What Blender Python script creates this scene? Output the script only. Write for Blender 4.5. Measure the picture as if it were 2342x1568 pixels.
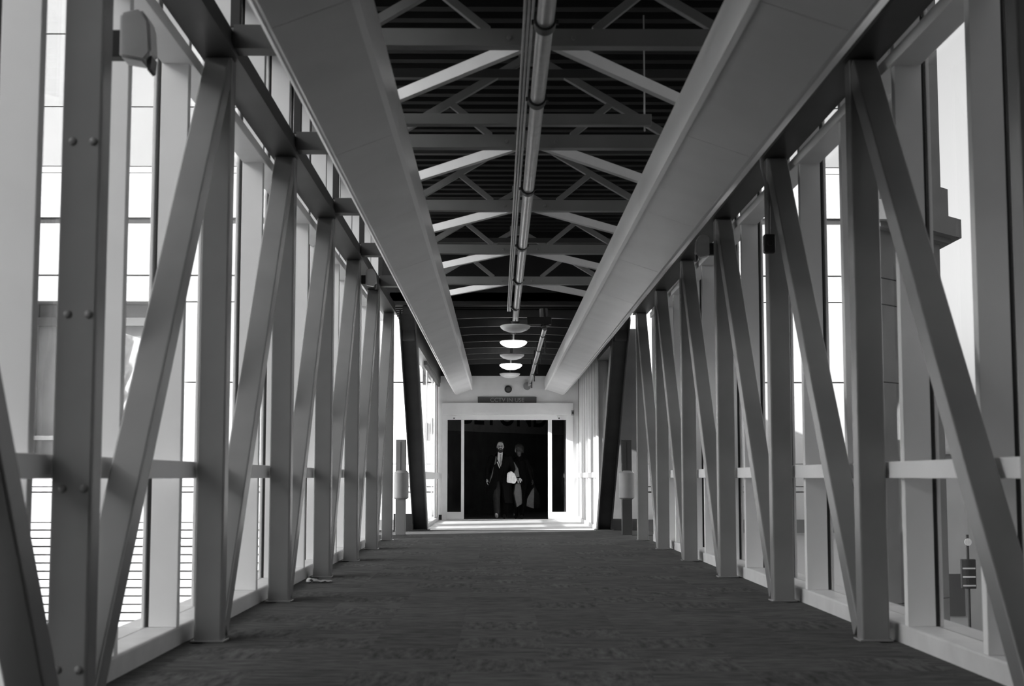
import bpy, bmesh, math, random
from mathutils import Vector, Matrix
random.seed(7)
for o in list(bpy.data.objects):
    bpy.data.objects.remove(o, do_unlink=True)
S = bpy.context.scene
COL = S.collection

# ------------------------------------------------------------------ camera
F = 3253.0                                    # focal length in pixels of the 2342 x 1568 frame
cd = bpy.data.cameras.new('camera')
cam = bpy.data.objects.new('camera', cd); COL.objects.link(cam)
cd.sensor_fit = 'HORIZONTAL'; cd.sensor_width = 36.0; cd.lens = 36.0 * F / 2342.0
cd.clip_start = 0.05; cd.clip_end = 800
cam.location = (-0.267, 0.0, 0.976)
cam.rotation_euler = (math.pi / 2 + math.atan(307 / F), 0, -math.atan(32 / F))
cd.dof.use_dof = True; cd.dof.focus_distance = 31.0; cd.dof.aperture_fstop = 4.0
S.camera = cam

# ------------------------------------------------------------------ light
w = bpy.data.worlds.new('sky'); S.world = w; w.use_nodes = True
bg = w.node_tree.nodes['Background']
sk = w.node_tree.nodes.new('ShaderNodeTexSky'); sk.sky_type = 'NISHITA'; sk.sun_disc = False
sk.sun_elevation = math.radians(20); sk.sun_rotation = math.radians(245.5); sk.dust_density = 4.0; sk.air_density = 1.0
bw = w.node_tree.nodes.new('ShaderNodeRGBToBW')                   # black-and-white film
w.node_tree.links.new(sk.outputs[0], bw.inputs[0]); w.node_tree.links.new(bw.outputs[0], bg.inputs['Color'])
bg.inputs['Strength'].default_value = 0.33
sd = bpy.data.lights.new('sun', 'SUN'); sd.energy = 9.0; sd.angle = math.radians(0.6)
sun = bpy.data.objects.new('sun', sd); COL.objects.link(sun); sun.location = (-40, -15, 30)
sv = Vector((0.91 * math.cos(math.radians(20)), 0.415 * math.cos(math.radians(20)), -math.sin(math.radians(20))))
sun.rotation_euler = sv.to_track_quat('-Z', 'Y').to_euler()
S.view_settings.view_transform = 'Standard'; S.view_settings.look = 'None'
S.view_settings.gamma = 1.0; S.view_settings.use_curve_mapping = False
S.view_settings.exposure = 0.6

# ------------------------------------------------------------------ materials
def mat(name, c, rough=0.6, var=0.0, scale=6.0, bump=0.0, bscale=60.0, metal=0.0, spec=0.5, stretch=None):
    m = bpy.data.materials.new(name); m.use_nodes = True
    nt = m.node_tree; b = nt.nodes['Principled BSDF']
    b.inputs['Base Color'].default_value = (c, c, c, 1)
    b.inputs['Roughness'].default_value = rough; b.inputs['Metallic'].default_value = metal
    b.inputs['Specular IOR Level'].default_value = spec
    tc = nt.nodes.new('ShaderNodeTexCoord'); src = tc.outputs['Object']
    if stretch:
        mp = nt.nodes.new('ShaderNodeMapping'); mp.inputs['Scale'].default_value = stretch
        nt.links.new(src, mp.inputs['Vector']); src = mp.outputs['Vector']
    if var > 0:
        n = nt.nodes.new('ShaderNodeTexNoise'); n.inputs['Scale'].default_value = scale; n.inputs['Detail'].default_value = 5
        r = nt.nodes.new('ShaderNodeMapRange'); r.inputs['From Min'].default_value = 0.3; r.inputs['From Max'].default_value = 0.7
        r.inputs['To Min'].default_value = c * (1 - var); r.inputs['To Max'].default_value = min(1, c * (1 + var))
        nt.links.new(src, n.inputs['Vector']); nt.links.new(n.outputs['Fac'], r.inputs['Value'])
        nt.links.new(r.outputs['Result'], b.inputs['Base Color'])
    if bump > 0:
        n2 = nt.nodes.new('ShaderNodeTexNoise'); n2.inputs['Scale'].default_value = bscale
        bp = nt.nodes.new('ShaderNodeBump'); bp.inputs['Strength'].default_value = bump; bp.inputs['Distance'].default_value = 0.01
        nt.links.new(src, n2.inputs['Vector']); nt.links.new(n2.outputs['Fac'], bp.inputs['Height'])
        nt.links.new(bp.outputs['Normal'], b.inputs['Normal'])
    return m

def emit(name, c, s):
    m = mat(name, c, 0.4); b = m.node_tree.nodes['Principled BSDF']
    b.inputs['Emission Color'].default_value = (1, 1, 1, 1); b.inputs['Emission Strength'].default_value = s
    return m

def glassmat(name, tint):
    m = bpy.data.materials.new(name); m.use_nodes = True; nt = m.node_tree
    nt.nodes.remove(nt.nodes['Principled BSDF'])
    tr = nt.nodes.new('ShaderNodeBsdfTransparent'); tr.inputs['Color'].default_value = (tint, tint, tint, 1)
    gl = nt.nodes.new('ShaderNodeBsdfGlossy'); gl.inputs['Roughness'].default_value = 0.02
    lw_ = nt.nodes.new('ShaderNodeLayerWeight'); lw_.inputs['Blend'].default_value = 0.5
    pw = nt.nodes.new('ShaderNodeMath'); pw.operation = 'POWER'; pw.inputs[1].default_value = 5.0   # Schlick, same from both faces
    fr = nt.nodes.new('ShaderNodeMath'); fr.operation = 'MULTIPLY_ADD'; fr.inputs[1].default_value = 0.5; fr.inputs[2].default_value = 0.04
    nt.links.new(lw_.outputs['Facing'], pw.inputs[0]); nt.links.new(pw.outputs[0], fr.inputs[0])
    mx = nt.nodes.new('ShaderNodeMixShader'); out = nt.nodes['Material Output']
    nt.links.new(fr.outputs[0], mx.inputs[0]); nt.links.new(tr.outputs[0], mx.inputs[1])
    nt.links.new(gl.outputs[0], mx.inputs[2]); nt.links.new(mx.outputs[0], out.inputs['Surface'])
    return m

def carpetmat():
    m = mat('carpet', 0.07, 0.95, spec=0.1); nt = m.node_tree; b = nt.nodes['Principled BSDF']
    tc = nt.nodes.new('ShaderNodeTexCoord'); oi = nt.nodes.new('ShaderNodeObjectInfo')
    mp = nt.nodes.new('ShaderNodeMapping'); mp.inputs['Scale'].default_value = (5.0, 22.0, 8.0)
    vm = nt.nodes.new('ShaderNodeVectorMath'); vm.operation = 'ADD'
    sc = nt.nodes.new('ShaderNodeVectorMath'); sc.operation = 'SCALE'; sc.inputs[0].default_value = (37, 91, 13)
    nt.links.new(oi.outputs['Random'], sc.inputs['Scale'])
    nt.links.new(tc.outputs['Object'], mp.inputs['Vector']); nt.links.new(mp.outputs[0], vm.inputs[0]); nt.links.new(sc.outputs[0], vm.inputs[1])
    n = nt.nodes.new('ShaderNodeTexNoise'); n.inputs['Scale'].default_value = 1.0; n.inputs['Detail'].default_value = 6; n.inputs['Roughness'].default_value = 0.65
    nt.links.new(vm.outputs[0], n.inputs['Vector'])
    r = nt.nodes.new('ShaderNodeMapRange'); r.inputs['From Min'].default_value = 0.3; r.inputs['From Max'].default_value = 0.7
    r.inputs['To Min'].default_value = 0.035; r.inputs['To Max'].default_value = 0.125
    nt.links.new(n.outputs['Fac'], r.inputs['Value'])
    r2 = nt.nodes.new('ShaderNodeMapRange'); r2.inputs['To Min'].default_value = 0.98; r2.inputs['To Max'].default_value = 1.22
    nt.links.new(oi.outputs['Random'], r2.inputs['Value'])
    mu = nt.nodes.new('ShaderNodeMath'); mu.operation = 'MULTIPLY'
    nt.links.new(r.outputs[0], mu.inputs[0]); nt.links.new(r2.outputs[0], mu.inputs[1])
    nt.links.new(mu.outputs[0], b.inputs['Base Color'])
    n2 = nt.nodes.new('ShaderNodeTexNoise'); n2.inputs['Scale'].default_value = 180
    nt.links.new(tc.outputs['Object'], n2.inputs['Vector'])
    bp = nt.nodes.new('ShaderNodeBump'); bp.inputs['Strength'].default_value = 0.5; bp.inputs['Distance'].default_value = 0.01
    nt.links.new(n2.outputs['Fac'], bp.inputs['Height']); nt.links.new(bp.outputs[0], b.inputs['Normal'])
    return m

M = {}
M['steel'] = mat('painted steel', 0.22, 0.27, 0.06, 3.0)
M['chord'] = mat('dark painted chord', 0.06, 0.5, 0.1, 3.0)
M['rake'] = mat('dark painted column', 0.10, 0.5, 0.15, 3.0)
M['brace'] = mat('white painted brace', 0.62, 0.45, 0.06, 3.0)
M['beam'] = mat('painted beam', 0.25, 0.55, 0.08, 3.0)
M['mullion'] = mat('pale aluminium', 0.86, 0.45, 0.04, 2.0)
M['gasket'] = mat('black rubber gasket', 0.02, 0.8)
M['kerb'] = mat('pale painted kerb', 0.62, 0.5, 0.08, 4.0)
M['glass'] = glassmat('window glass', 0.86)
M['doorglass'] = glassmat('door glass', 0.75)
M['ducttrim'] = mat('white duct edge trim', 0.92, 0.3)
M['duct'] = mat('pale duct casing', 0.72, 0.30, 0.08, 1.5)
M['deck'] = mat('dark roof decking', 0.007, 0.8, 0.2, 3.0)
M['carpet'] = carpetmat()
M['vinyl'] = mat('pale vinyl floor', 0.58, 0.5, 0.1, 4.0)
M['wall'] = mat('pale plaster', 0.85, 0.7, 0.04, 5.0)
M['wallpanel'] = mat('grey wall panel', 0.45, 0.6, 0.05, 4.0)
M['frame'] = mat('white door frame', 0.80, 0.45, 0.03, 4.0)
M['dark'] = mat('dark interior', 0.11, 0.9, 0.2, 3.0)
M['darkband'] = mat('grey sign band', 0.40, 0.8, 0.1, 6.0)
M['letterdark'] = mat('black lettering', 0.015, 0.7)
M['sign'] = mat('dark grey sign', 0.09, 0.6)
M['signtext'] = mat('grey sign lettering', 0.34, 0.6)
M['black'] = mat('black plastic', 0.02, 0.5)
M['midgrey'] = mat('grey plastic', 0.3, 0.45, 0.05, 8.0)
M['pipe'] = mat('galvanised pipe', 0.40, 0.3, 0.12, 10.0, metal=0.5)
M['lampoff'] = mat('opal lamp bowl', 0.8, 0.35)
M['lampon'] = emit('glowing lamp bowl', 0.8, 2.2)
M['hallfill'] = emit('added hall fill', 0.8, 1.6)  # glow for the unseen slab added to lift the hall
M['facade'] = mat('white facade panel', 0.80, 0.7, 0.02, 1.0)
M['facaderight'] = mat('pale stone panel', 0.55, 0.8, 0.05, 1.0)
M['fixture'] = mat('pale lamp housing', 0.6, 0.4, 0.05, 8.0)
M['facadeupper'] = mat('grey upper cladding', 0.42, 0.8, 0.04, 1.0)
M['facadedark'] = mat('shadow-gap band', 0.06, 0.8)
M['facadeback'] = mat('facade joint', 0.25, 0.9)
M['facadegrey'] = mat('grey facade band', 0.2, 0.8, 0.05)
M['recess'] = mat('grey window film', 0.42, 0.5, 0.08, 3.0)
M['cloth'] = mat('white cloth', 0.8, 0.9, 0.15, 6.0)
M['stone'] = mat('shaded dark stone', 0.15, 0.9, 0.15, 2.0, 0.4, 10.0)  # dark tone also stands in for shade on the corner block
M['asphalt'] = mat('pale street paving', 0.30, 0.9, 0.2, 0.6)
M['tar'] = mat('dark asphalt', 0.035, 0.9, 0.3, 0.6)
M['absorber'] = mat('soot-black brick', 0.035, 0.9, 0.3, 2.0)  # black so the added side block returns no sunlit bounce
M['brick'] = mat('grey render', 0.35, 0.9, 0.1, 1.0)
M['skin'] = mat('skin', 0.42, 0.55, 0.05, 10)
M['skin2'] = mat('deep skin', 0.06, 0.5, 0.05, 10)
M['hair'] = mat('black hair', 0.012, 0.7, 0.3, 60, 0.5, 90)
M['coat'] = mat('black wool', 0.006, 0.95, 0.2, 30, spec=0.05)
M['suit'] = mat('dark suit', 0.008, 0.9, 0.2, 30, spec=0.05)
M['trouserlit'] = mat('lit suit trousers', 0.022, 0.9, 0.3, 20, spec=0.1)  # lit copy of the dark suit cloth, for the leading leg
M['shirt'] = mat('pale shirt', 0.45, 0.8)
M['tie'] = mat('grey tie', 0.2, 0.6, 0.4, 50)
M['shoe'] = mat('highlit shoe', 0.45, 0.25)  # pale tone stands in for highlights on the leading shoe
M['boot'] = mat('black boot', 0.015, 0.5)
M['paper'] = mat('white paper', 0.8, 0.8, 0.1, 20)
M['bag'] = mat('grey canvas bag', 0.13, 0.85, 0.1, 12)
M['bagdark'] = mat('black bag', 0.006, 0.8, spec=0.1)
M['scarf'] = mat('grey scarf', 0.22, 0.95, 0.15, 25)
M['hide'] = mat('white glove', 0.75, 0.7)

# ------------------------------------------------------------------ mesh helpers
def link(name, me, material=None, parent=None, loc=(0, 0, 0), rot=(0, 0, 0)):
    o = bpy.data.objects.new(name, me); COL.objects.link(o)
    if material is not None and len(me.materials) == 0: me.materials.append(M[material])
    o.location = loc; o.rotation_euler = rot
    if parent: o.parent = parent
    return o

def tag(o, label=None, cat=None, group=None, kind=None):
    if label: o['label'] = label
    if cat: o['category'] = cat
    if group: o['group'] = group
    if kind: o['kind'] = kind
    return o

def empty(name, loc=(0, 0, 0), rot=(0, 0, 0)):
    o = bpy.data.objects.new(name, None); COL.objects.link(o); o.location = loc; o.rotation_euler = rot
    o.empty_display_size = 0.1
    return o

def b_box(bm, x0, x1, y0, y1, z0, z1, bev=0.0, mtx=None):
    t = bmesh.new()
    bmesh.ops.create_cube(t, size=1.0)
    for v in t.verts:
        v.co = Vector(((x0 + x1) / 2 + v.co.x * (x1 - x0), (y0 + y1) / 2 + v.co.y * (y1 - y0), (z0 + z1) / 2 + v.co.z * (z1 - z0)))
    if bev > 0: bmesh.ops.bevel(t, geom=t.edges[:], offset=bev, segments=2, affect='EDGES', profile=0.5)
    merge(bm, t, mtx)

def merge(bm, t, mtx=None):
    if mtx is not None: bmesh.ops.transform(t, matrix=mtx, verts=t.verts[:])
    me = bpy.data.meshes.new('tmp'); t.to_mesh(me); t.free(); bm.from_mesh(me); bpy.data.meshes.remove(me)

def b_bar(bm, p0, p1, wx, wz, side=(1, 0, 0), bev=0.0):
    """box beam from p0 to p1, width wx along 'side', depth wz across"""
    p0 = Vector(p0); p1 = Vector(p1); d = p1 - p0; L = d.length; d.normalize()
    s = Vector(side); s = (s - d * s.dot(d)).normalized(); u = d.cross(s)
    m = Matrix((( s.x, d.x, u.x, 0), (s.y, d.y, u.y, 0), (s.z, d.z, u.z, 0), (0, 0, 0, 1)))
    m = Matrix.Translation((p0 + p1) / 2) @ m
    b_box(bm, -wx / 2, wx / 2, -L / 2, L / 2, -wz / 2, wz / 2, bev, m)

def b_tube(bm, p0, p1, r0, r1=None, n=16, cap=True):
    p0 = Vector(p0); p1 = Vector(p1); r1 = r0 if r1 is None else r1
    t = bmesh.new(); L = (p1 - p0).length
    bmesh.ops.create_cone(t, cap_ends=cap, segments=n, radius1=r0, radius2=r1, depth=L)
    q = (p1 - p0).to_track_quat('Z', 'Y').to_matrix().to_4x4()
    merge(bm, t, Matrix.Translation((p0 + p1) / 2) @ q)

def b_lathe(bm, prof, n=32, mtx=None):
    t = bmesh.new(); rings = []
    for r, z in prof:
        rings.append([t.verts.new((max(r, 1e-4) * math.cos(2 * math.pi * i / n), max(r, 1e-4) * math.sin(2 * math.pi * i / n), z)) for i in range(n)])
    for a, b in zip(rings, rings[1:]):
        for i in range(n): t.faces.new((a[i], a[(i + 1) % n], b[(i + 1) % n], b[i]))
    t.faces.new(rings[-1]); t.faces.new(list(reversed(rings[0])))
    merge(bm, t, mtx)

def b_prism(bm, poly, axis, a, b):
    """extrude a 2-D polygon along an axis ('x','y','z') from a to b"""
    def mk(p, t):
        return {'x': (t, p[0], p[1]), 'y': (p[0], t, p[1]), 'z': (p[0], p[1], t)}[axis]
    va = [bm.verts.new(mk(p, a)) for p in poly]; vb = [bm.verts.new(mk(p, b)) for p in poly]
    n = len(poly)
    for i in range(n): bm.faces.new((va[i], va[(i + 1) % n], vb[(i + 1) % n], vb[i]))
    bm.faces.new(list(reversed(va))); bm.faces.new(vb)

def done(bm, smooth=False):
    bmesh.ops.recalc_face_normals(bm, faces=bm.faces[:])
    me = bpy.data.meshes.new('mesh'); bm.to_mesh(me); bm.free()
    if smooth:
        for p in me.polygons: p.use_smooth = True
        try: me.set_sharp_from_angle(angle=math.radians(40))
        except Exception: pass
    return me

def box(name, x0, x1, y0, y1, z0, z1, material, parent=None, bev=0.0):
    """a box whose origin is its own base centre"""
    cx, cy = (x0 + x1) / 2, (y0 + y1) / 2
    bm = bmesh.new(); b_box(bm, x0 - cx, x1 - cx, y0 - cy, y1 - cy, 0, z1 - z0, bev)
    me = done(bm)
    o = link(name, me, material, parent)
    base = parent.location if parent is not None else Vector((0, 0, 0))
    o.location = Vector((cx, cy, z0)) - base
    return o

def bar(name, p0, p1, wx, wz, material, parent=None, side=(1, 0, 0), bev=0.0):
    bm = bmesh.new(); b_bar(bm, p0, p1, wx, wz, side, bev)
    return link(name, done(bm), material, parent)

def text_mesh(txt, size, extrude=0.002, bold=0.0):
    cu = bpy.data.curves.new('txt', 'FONT'); cu.body = txt; cu.size = size; cu.extrude = extrude
    cu.align_x = 'CENTER'; cu.align_y = 'CENTER'; cu.offset = bold; cu.resolution_u = 4
    o = bpy.data.objects.new('txt', cu); COL.objects.link(o)
    dg = bpy.context.evaluated_depsgraph_get(); dg.update()
    me = bpy.data.meshes.new_from_object(o.evaluated_get(dg))
    bpy.data.objects.remove(o, do_unlink=True); me.materials.clear()
    return me

YP = [5.86 + 2.735 * k for k in range(-1, 7)]; YP[1] = 5.80        # truss posts along the bridge, 3.19 .. 22.3
YEND = 33.0

# ================================================================== SETTING
floor = box('floor', -2.5, 2.5, -3.0, 24.3, -0.30, -0.006, 'carpet'); tag(floor, 'dark mottled carpet tile floor of the footbridge', None, None, 'structure')
bm = bmesh.new(); b_box(bm, -0.2497, 0.2497, -0.2497, 0.2497, -0.006, 0.0); tile = done(bm)
tile.materials.append(M['carpet'])
fl = floor.location
for j in range(36):
    for i in range(8):
        o = link('carpet_tile', tile, None, floor)
        o.location = Vector((-1.75 + 0.5 * i, 6.55 + 0.5 * j, 0)) - fl
        o.rotation_euler = (0, 0, (math.pi / 2) * ((i + j) % 2 if random.random() < 0.5 else 0))
f2 = box('floor', -2.5, 2.5, 24.3, 26.7, -0.30, 0.0, 'carpet'); tag(f2, 'dark carpet strip beside the leaning columns', None, None, 'structure')
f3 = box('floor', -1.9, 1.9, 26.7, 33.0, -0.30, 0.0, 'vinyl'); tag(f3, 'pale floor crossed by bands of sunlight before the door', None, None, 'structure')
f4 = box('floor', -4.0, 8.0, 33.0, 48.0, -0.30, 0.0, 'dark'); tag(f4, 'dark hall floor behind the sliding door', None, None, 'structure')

# ceiling: corrugated decking over the truss bay, lower decking over the end section
def deck(name, y0, y1, z, halfw, label, per=0.30):
    bm = bmesh.new(); prof = []
    y = y0
    while y < y1:
        prof += [(y, z + 0.06), (y + per * 0.4, z + 0.06), (y + per * 0.5, z), (y + per * 0.9, z)]; y += per
    prof += [(y1, z + 0.06), (y1, z + 0.2), (y0, z + 0.2)]
    b_prism(bm, prof, 'x', -halfw, halfw)
    o = link(name, done(bm), 'deck'); tag(o, label, None, None, 'structure'); return o
deck('ceiling', -3.0, 22.6, 4.88, 2.55, 'dark corrugated roof decking above the steel trusses')
deck('ceiling', 22.6, 33.2, 3.72, 2.0, 'low dark decking above the bowl lamps')
o = box('trim_1', -2.55, 2.55, 22.6, 22.7, 3.72, 5.1, 'deck'); tag(o, 'dark step between the high and the low ceiling', None, None, 'structure')

wn = empty('wall_back', (0, -3.2, 0)); tag(wn, 'plain grey lobby end added out of view to darken the near bays', None, None, 'structure')
for nm, a_ in (('lobby_end', (-2.6, 2.6, -4.0, -3.9, -0.3, 5.1)), ('shade_side', (-2.6, -2.12, -3.9, 4.32, -0.3, 5.1)), ('shade_side', (2.12, 2.6, -3.9, 4.32, -0.3, 5.1)), ('lobby_ceiling', (-2.6, 2.6, -4.0, -2.98, 4.85, 5.1)), ('lobby_floor', (-2.6, 2.6, -4.0, -3.0, -0.3, 0.0))):
    b = bmesh.new(); b_box(b, a_[0], a_[1], a_[2] + 3.2, a_[3] + 3.2, a_[4], a_[5]); link(nm, done(b), 'sign', wn)  # unseen lobby added, sides brought forward to darken the near steel

# glazed side walls of the truss bay
MULY = [8.47 + 1.365 * k for k in range(-3, 11)]
bmm = bmesh.new(); b_box(bmm, 0, 0.165, -0.035, 0.035, 0, 4.78, 0.004); ME_mull = done(bmm); ME_mull.materials.append(M['mullion'])
bmm = bmesh.new(); b_box(bmm, 0.165, 0.19, -0.03, 0.03, 0, 4.78); ME_gask = done(bmm); ME_gask.materials.append(M['gasket'])
bmm = bmesh.new(); b_box(bmm, 0.19, 0.21, -0.04, 0.04, 0, 4.78, 0.004); ME_cap = done(bmm); ME_cap.materials.append(M['mullion'])
bmm = bmesh.new(); b_box(bmm, 0.175, 0.183, -0.6465, 0.6465, 0, 4.78); ME_pane = done(bmm); ME_pane.materials.append(M['glass'])
def side_wall(name, s, label):
    wl = empty(name, (s * 2.14, 0, 0)); wl.rotation_euler = (0, 0, 0 if s > 0 else math.pi)
    tag(wl, label, None, None, 'structure')
    # children are laid out in local +x = outward
    for k, y in enumerate(MULY):
        yy = y * s
        for nm, me in (('mullion', ME_mull), ('gasket', ME_gask), ('glazing_cap', ME_cap)):
            link(nm, me, None, wl, (0, yy, 0.105))
        if k + 1 < len(MULY): link('pane', ME_pane, None, wl, (0, yy + s * 1.365 / 2, 0.105))
    ya, yb = sorted((MULY[0] * s, (MULY[-1] + 0.1) * s))
    def lb(nm, x0, x1, z0, z1, m, bev=0.004):
        b = bmesh.new(); b_box(b, x0, x1, ya, yb, z0, z1, bev); link(nm, done(b), m, wl)
    lb('kerb', 0.0, 0.36, -0.3, 0.105, 'kerb', 0.012)
    lb('rail', -0.045, 0.0, 0.97, 1.07, 'mullion')
    lb('header', -0.02, 0.16, 3.47, 3.55, 'mullion')
    lb('eave', -0.05, 0.45, 4.86, 5.1, 'chord')
    return wl
side_wall('wall_left', -1, 'glazed wall with deep pale mullions beside the sunlit building')
side_wall('wall_right', 1, 'glazed wall with deep mullions facing the open sky')

# walls of the narrower end section
wl = empty('wall_left', (-1.63, 0, 0)); tag(wl, 'slim glazed wall before the door, sunlight streaming in', None, None, 'structure')
def lw(nm, x0, x1, y0, y1, z0, z1, m, bev=0.0, p=wl, ox=-1.63):
    b = bmesh.new(); b_box(b, x0 - ox, x1 - ox, y0, y1, z0, z1, bev); return link(nm, done(b), m, p)
lw('kerb', -1.80, -1.63, 26.7, 33.0, -0.3, 0.07, 'kerb', 0.01)
lw('rail', -1.665, -1.615, 26.7, 33.0, 0.94, 1.08, 'mullion', 0.004)
lw('fascia', -1.80, -1.60, 22.7, 33.0, 3.16, 3.75, 'rake')
b = bmesh.new()
yy = 26.75
while yy < 32.9:
    b_prism(b, [(yy - 0.0, 3.17), (yy + 0.25, 3.17), (yy + 0.21, 3.09), (yy + 0.125, 3.06), (yy + 0.04, 3.09)], 'x', -0.04, 0.02); yy += 0.27
link('scalloped_trim', done(b), 'rake', wl)
for y in (28.3, 30.6): lw('mullion', -1.70, -1.68, y, y + 0.05, 0.07, 3.17, 'mullion', 0.004)
for a_, c_ in ((26.72, 28.3), (28.35, 30.6), (30.65, 31.83)): lw('pane', -1.694, -1.686, a_, c_, 0.07, 3.17, 'glass')
lw('sun_stop_panel', -1.70, -1.68, 31.85, 32.99, 0.07, 3.17, 'mullion', 0.003)  # opaque panel added to keep sun off part of the end wall
lw('return_pane', -2.14, -1.80, 26.62, 26.63, 0.1, 3.5, 'glass')
lw('return_sill', -2.2, -1.80, 26.55, 26.7, -0.3, 0.3, 'rake')

wr = empty('wall_right', (1.58, 0, 0)); tag(wr, 'ribbed grey panel wall before the door catching sun patches', None, None, 'structure')
def rw(nm, x0, x1, y0, y1, z0, z1, m, bev=0.0): return lw(nm, x0, x1, y0, y1, z0, z1, m, bev, wr, 1.58)
for k in range(8):
    y0 = 26.7 + 0.7875 * k
    rw('panel', 1.62, 1.72, y0 + 0.005, y0 + 0.7825, 0.08, 3.75, 'wallpanel')
    rw('rib', 1.57, 1.62, y0 - 0.03, y0 + 0.03, 0.08, 3.75, 'mullion', 0.004)
rw('backing', 1.72, 1.80, 26.7, 33.0, -0.3, 3.75, 'wallpanel')
rw('kerb', 1.55, 1.72, 26.7, 33.0, -0.3, 0.08, 'kerb', 0.01)
rw('rail', 1.54, 1.57, 26.7, 33.0, 0.97, 1.07, 'mullion', 0.004)
rw('return_panel', 1.80, 2.42, 26.55, 26.7, -0.3, 3.75, 'rake')
rw('fascia', 1.60, 1.80, 22.7, 26.7, 3.16, 3.75, 'rake')

# end wall with sliding door
wb = empty('wall_back', (0, 33.0, 0)); tag(wb, 'pale end wall around the sliding door', None, None, 'structure')
def eb(nm, x0, x1, y0, y1, z0, z1, m, bev=0.0, p=wb):
    b = bmesh.new(); b_box(b, x0, x1, y0 - 33.0, y1 - 33.0, z0, z1, bev); return link(nm, done(b), m, p)
eb('wall_panel', -1.66, -1.56, 33.0, 33.2, 0.0, 2.69, 'wall')
eb('wall_panel', 1.47, 1.60, 33.0, 33.2, 0.0, 2.69, 'wall')
eb('wall_panel', -1.66, 1.60, 33.0, 33.2, 2.69, 3.32, 'wall')
eb('upper_beam', -1.66, 1.60, 32.95, 33.2, 3.32, 3.75, 'deck')
eb('head_casing', -1.56, 1.48, 32.90, 33.0, 2.41, 2.69, 'frame', 0.008)
eb('baseboard', -1.63, -1.52, 32.97, 33.0, 0.0, 0.12, 'black')
eb('baseboard', 1.33, 1.44, 32.97, 33.0, 0.0, 0.12, 'black')

X = lambda px: (px - 1139) * 33.05 / 3253.0 - 0.267
dr = empty('door_1', (0, 33.0, 0)); tag(dr, 'automatic sliding glass door with pale frame, standing open', None, None, 'structure')
def db(nm, x0, x1, y0, y1, z0, z1, m, bev=0.003, p=dr): return eb(nm, x0, x1, y0, y1, z0, z1, m, bev, p)
db('frame_jamb', -1.56, X(1022), 32.96, 33.10, 0, 2.41, 'frame')
db('frame_jamb', X(1296), 1.47, 32.96, 33.10, 0, 2.41, 'frame')
db('frame_head', X(1022), X(1296), 32.96, 33.10, 2.30, 2.41, 'frame')
for (a, b_, c, d) in ((1022, 1024, 1055, 1062), (1253, 1262, 1294, 1296)):
    lf = db('door_leaf', X(a), X(b_), 33.0, 33.05, 0.02, 2.30, 'frame')
    db('stile', X(c), X(d), 33.0, 33.05, 0.02, 2.30, 'frame', 0.003, lf)
    db('bottom_rail', X(b_), X(c), 33.0, 33.05, 0.02, 0.18, 'frame', 0.003, lf)
    db('pane', X(b_), X(c), 33.02, 33.03, 0.18, 2.30, 'doorglass', 0.0, lf)
db('threshold', X(1022), X(1296), 32.96, 33.12, 0.0, 0.012, 'mullion')

# dark hall beyond the door
hl = empty('wall_hall', (0, 33.0, 0)); tag(hl, 'dark hall walls behind the sliding door', None, None, 'structure')
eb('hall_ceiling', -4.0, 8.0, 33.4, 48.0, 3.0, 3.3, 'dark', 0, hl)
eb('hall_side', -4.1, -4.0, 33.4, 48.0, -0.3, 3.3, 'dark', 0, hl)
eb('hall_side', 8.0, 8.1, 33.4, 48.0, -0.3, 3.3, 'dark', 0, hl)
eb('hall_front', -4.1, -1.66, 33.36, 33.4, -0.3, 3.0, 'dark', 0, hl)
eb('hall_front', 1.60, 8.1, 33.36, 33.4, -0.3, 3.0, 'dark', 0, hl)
ang = math.atan2(3.0, 2.36)
hw = empty('wall_hall', (0, 39.5, 0), (0, 0, ang)); tag(hw, 'dark slanted wall with a grey banner strip in the hall', None, None, 'structure')
b = bmesh.new(); b_box(b, -6.0, 9.0, 0, 0.1, -0.3, 3.3); link('hall_end_wall', done(b), 'dark', hw)
b = bmesh.new(); b_box(b, -3.0, 3.4, -0.02, 0, 2.20, 3.0); band = link('banner_strip', done(b), 'darkband', hw)
b = bmesh.new(); b_box(b, -0.9, 0.9, -2.6, -2.3, 2.93, 3.0); hlp = link('hall_fill', done(b), 'hallfill', hw)  # out-of-view glowing slab added to brighten the hall
tm = text_mesh('BEYOND', 0.98, 0.004, 0.012); bl = link('lettering', tm, 'letterdark', hw, (-0.13, -0.026, 2.70), (math.pi / 2, 0, 0))

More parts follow.
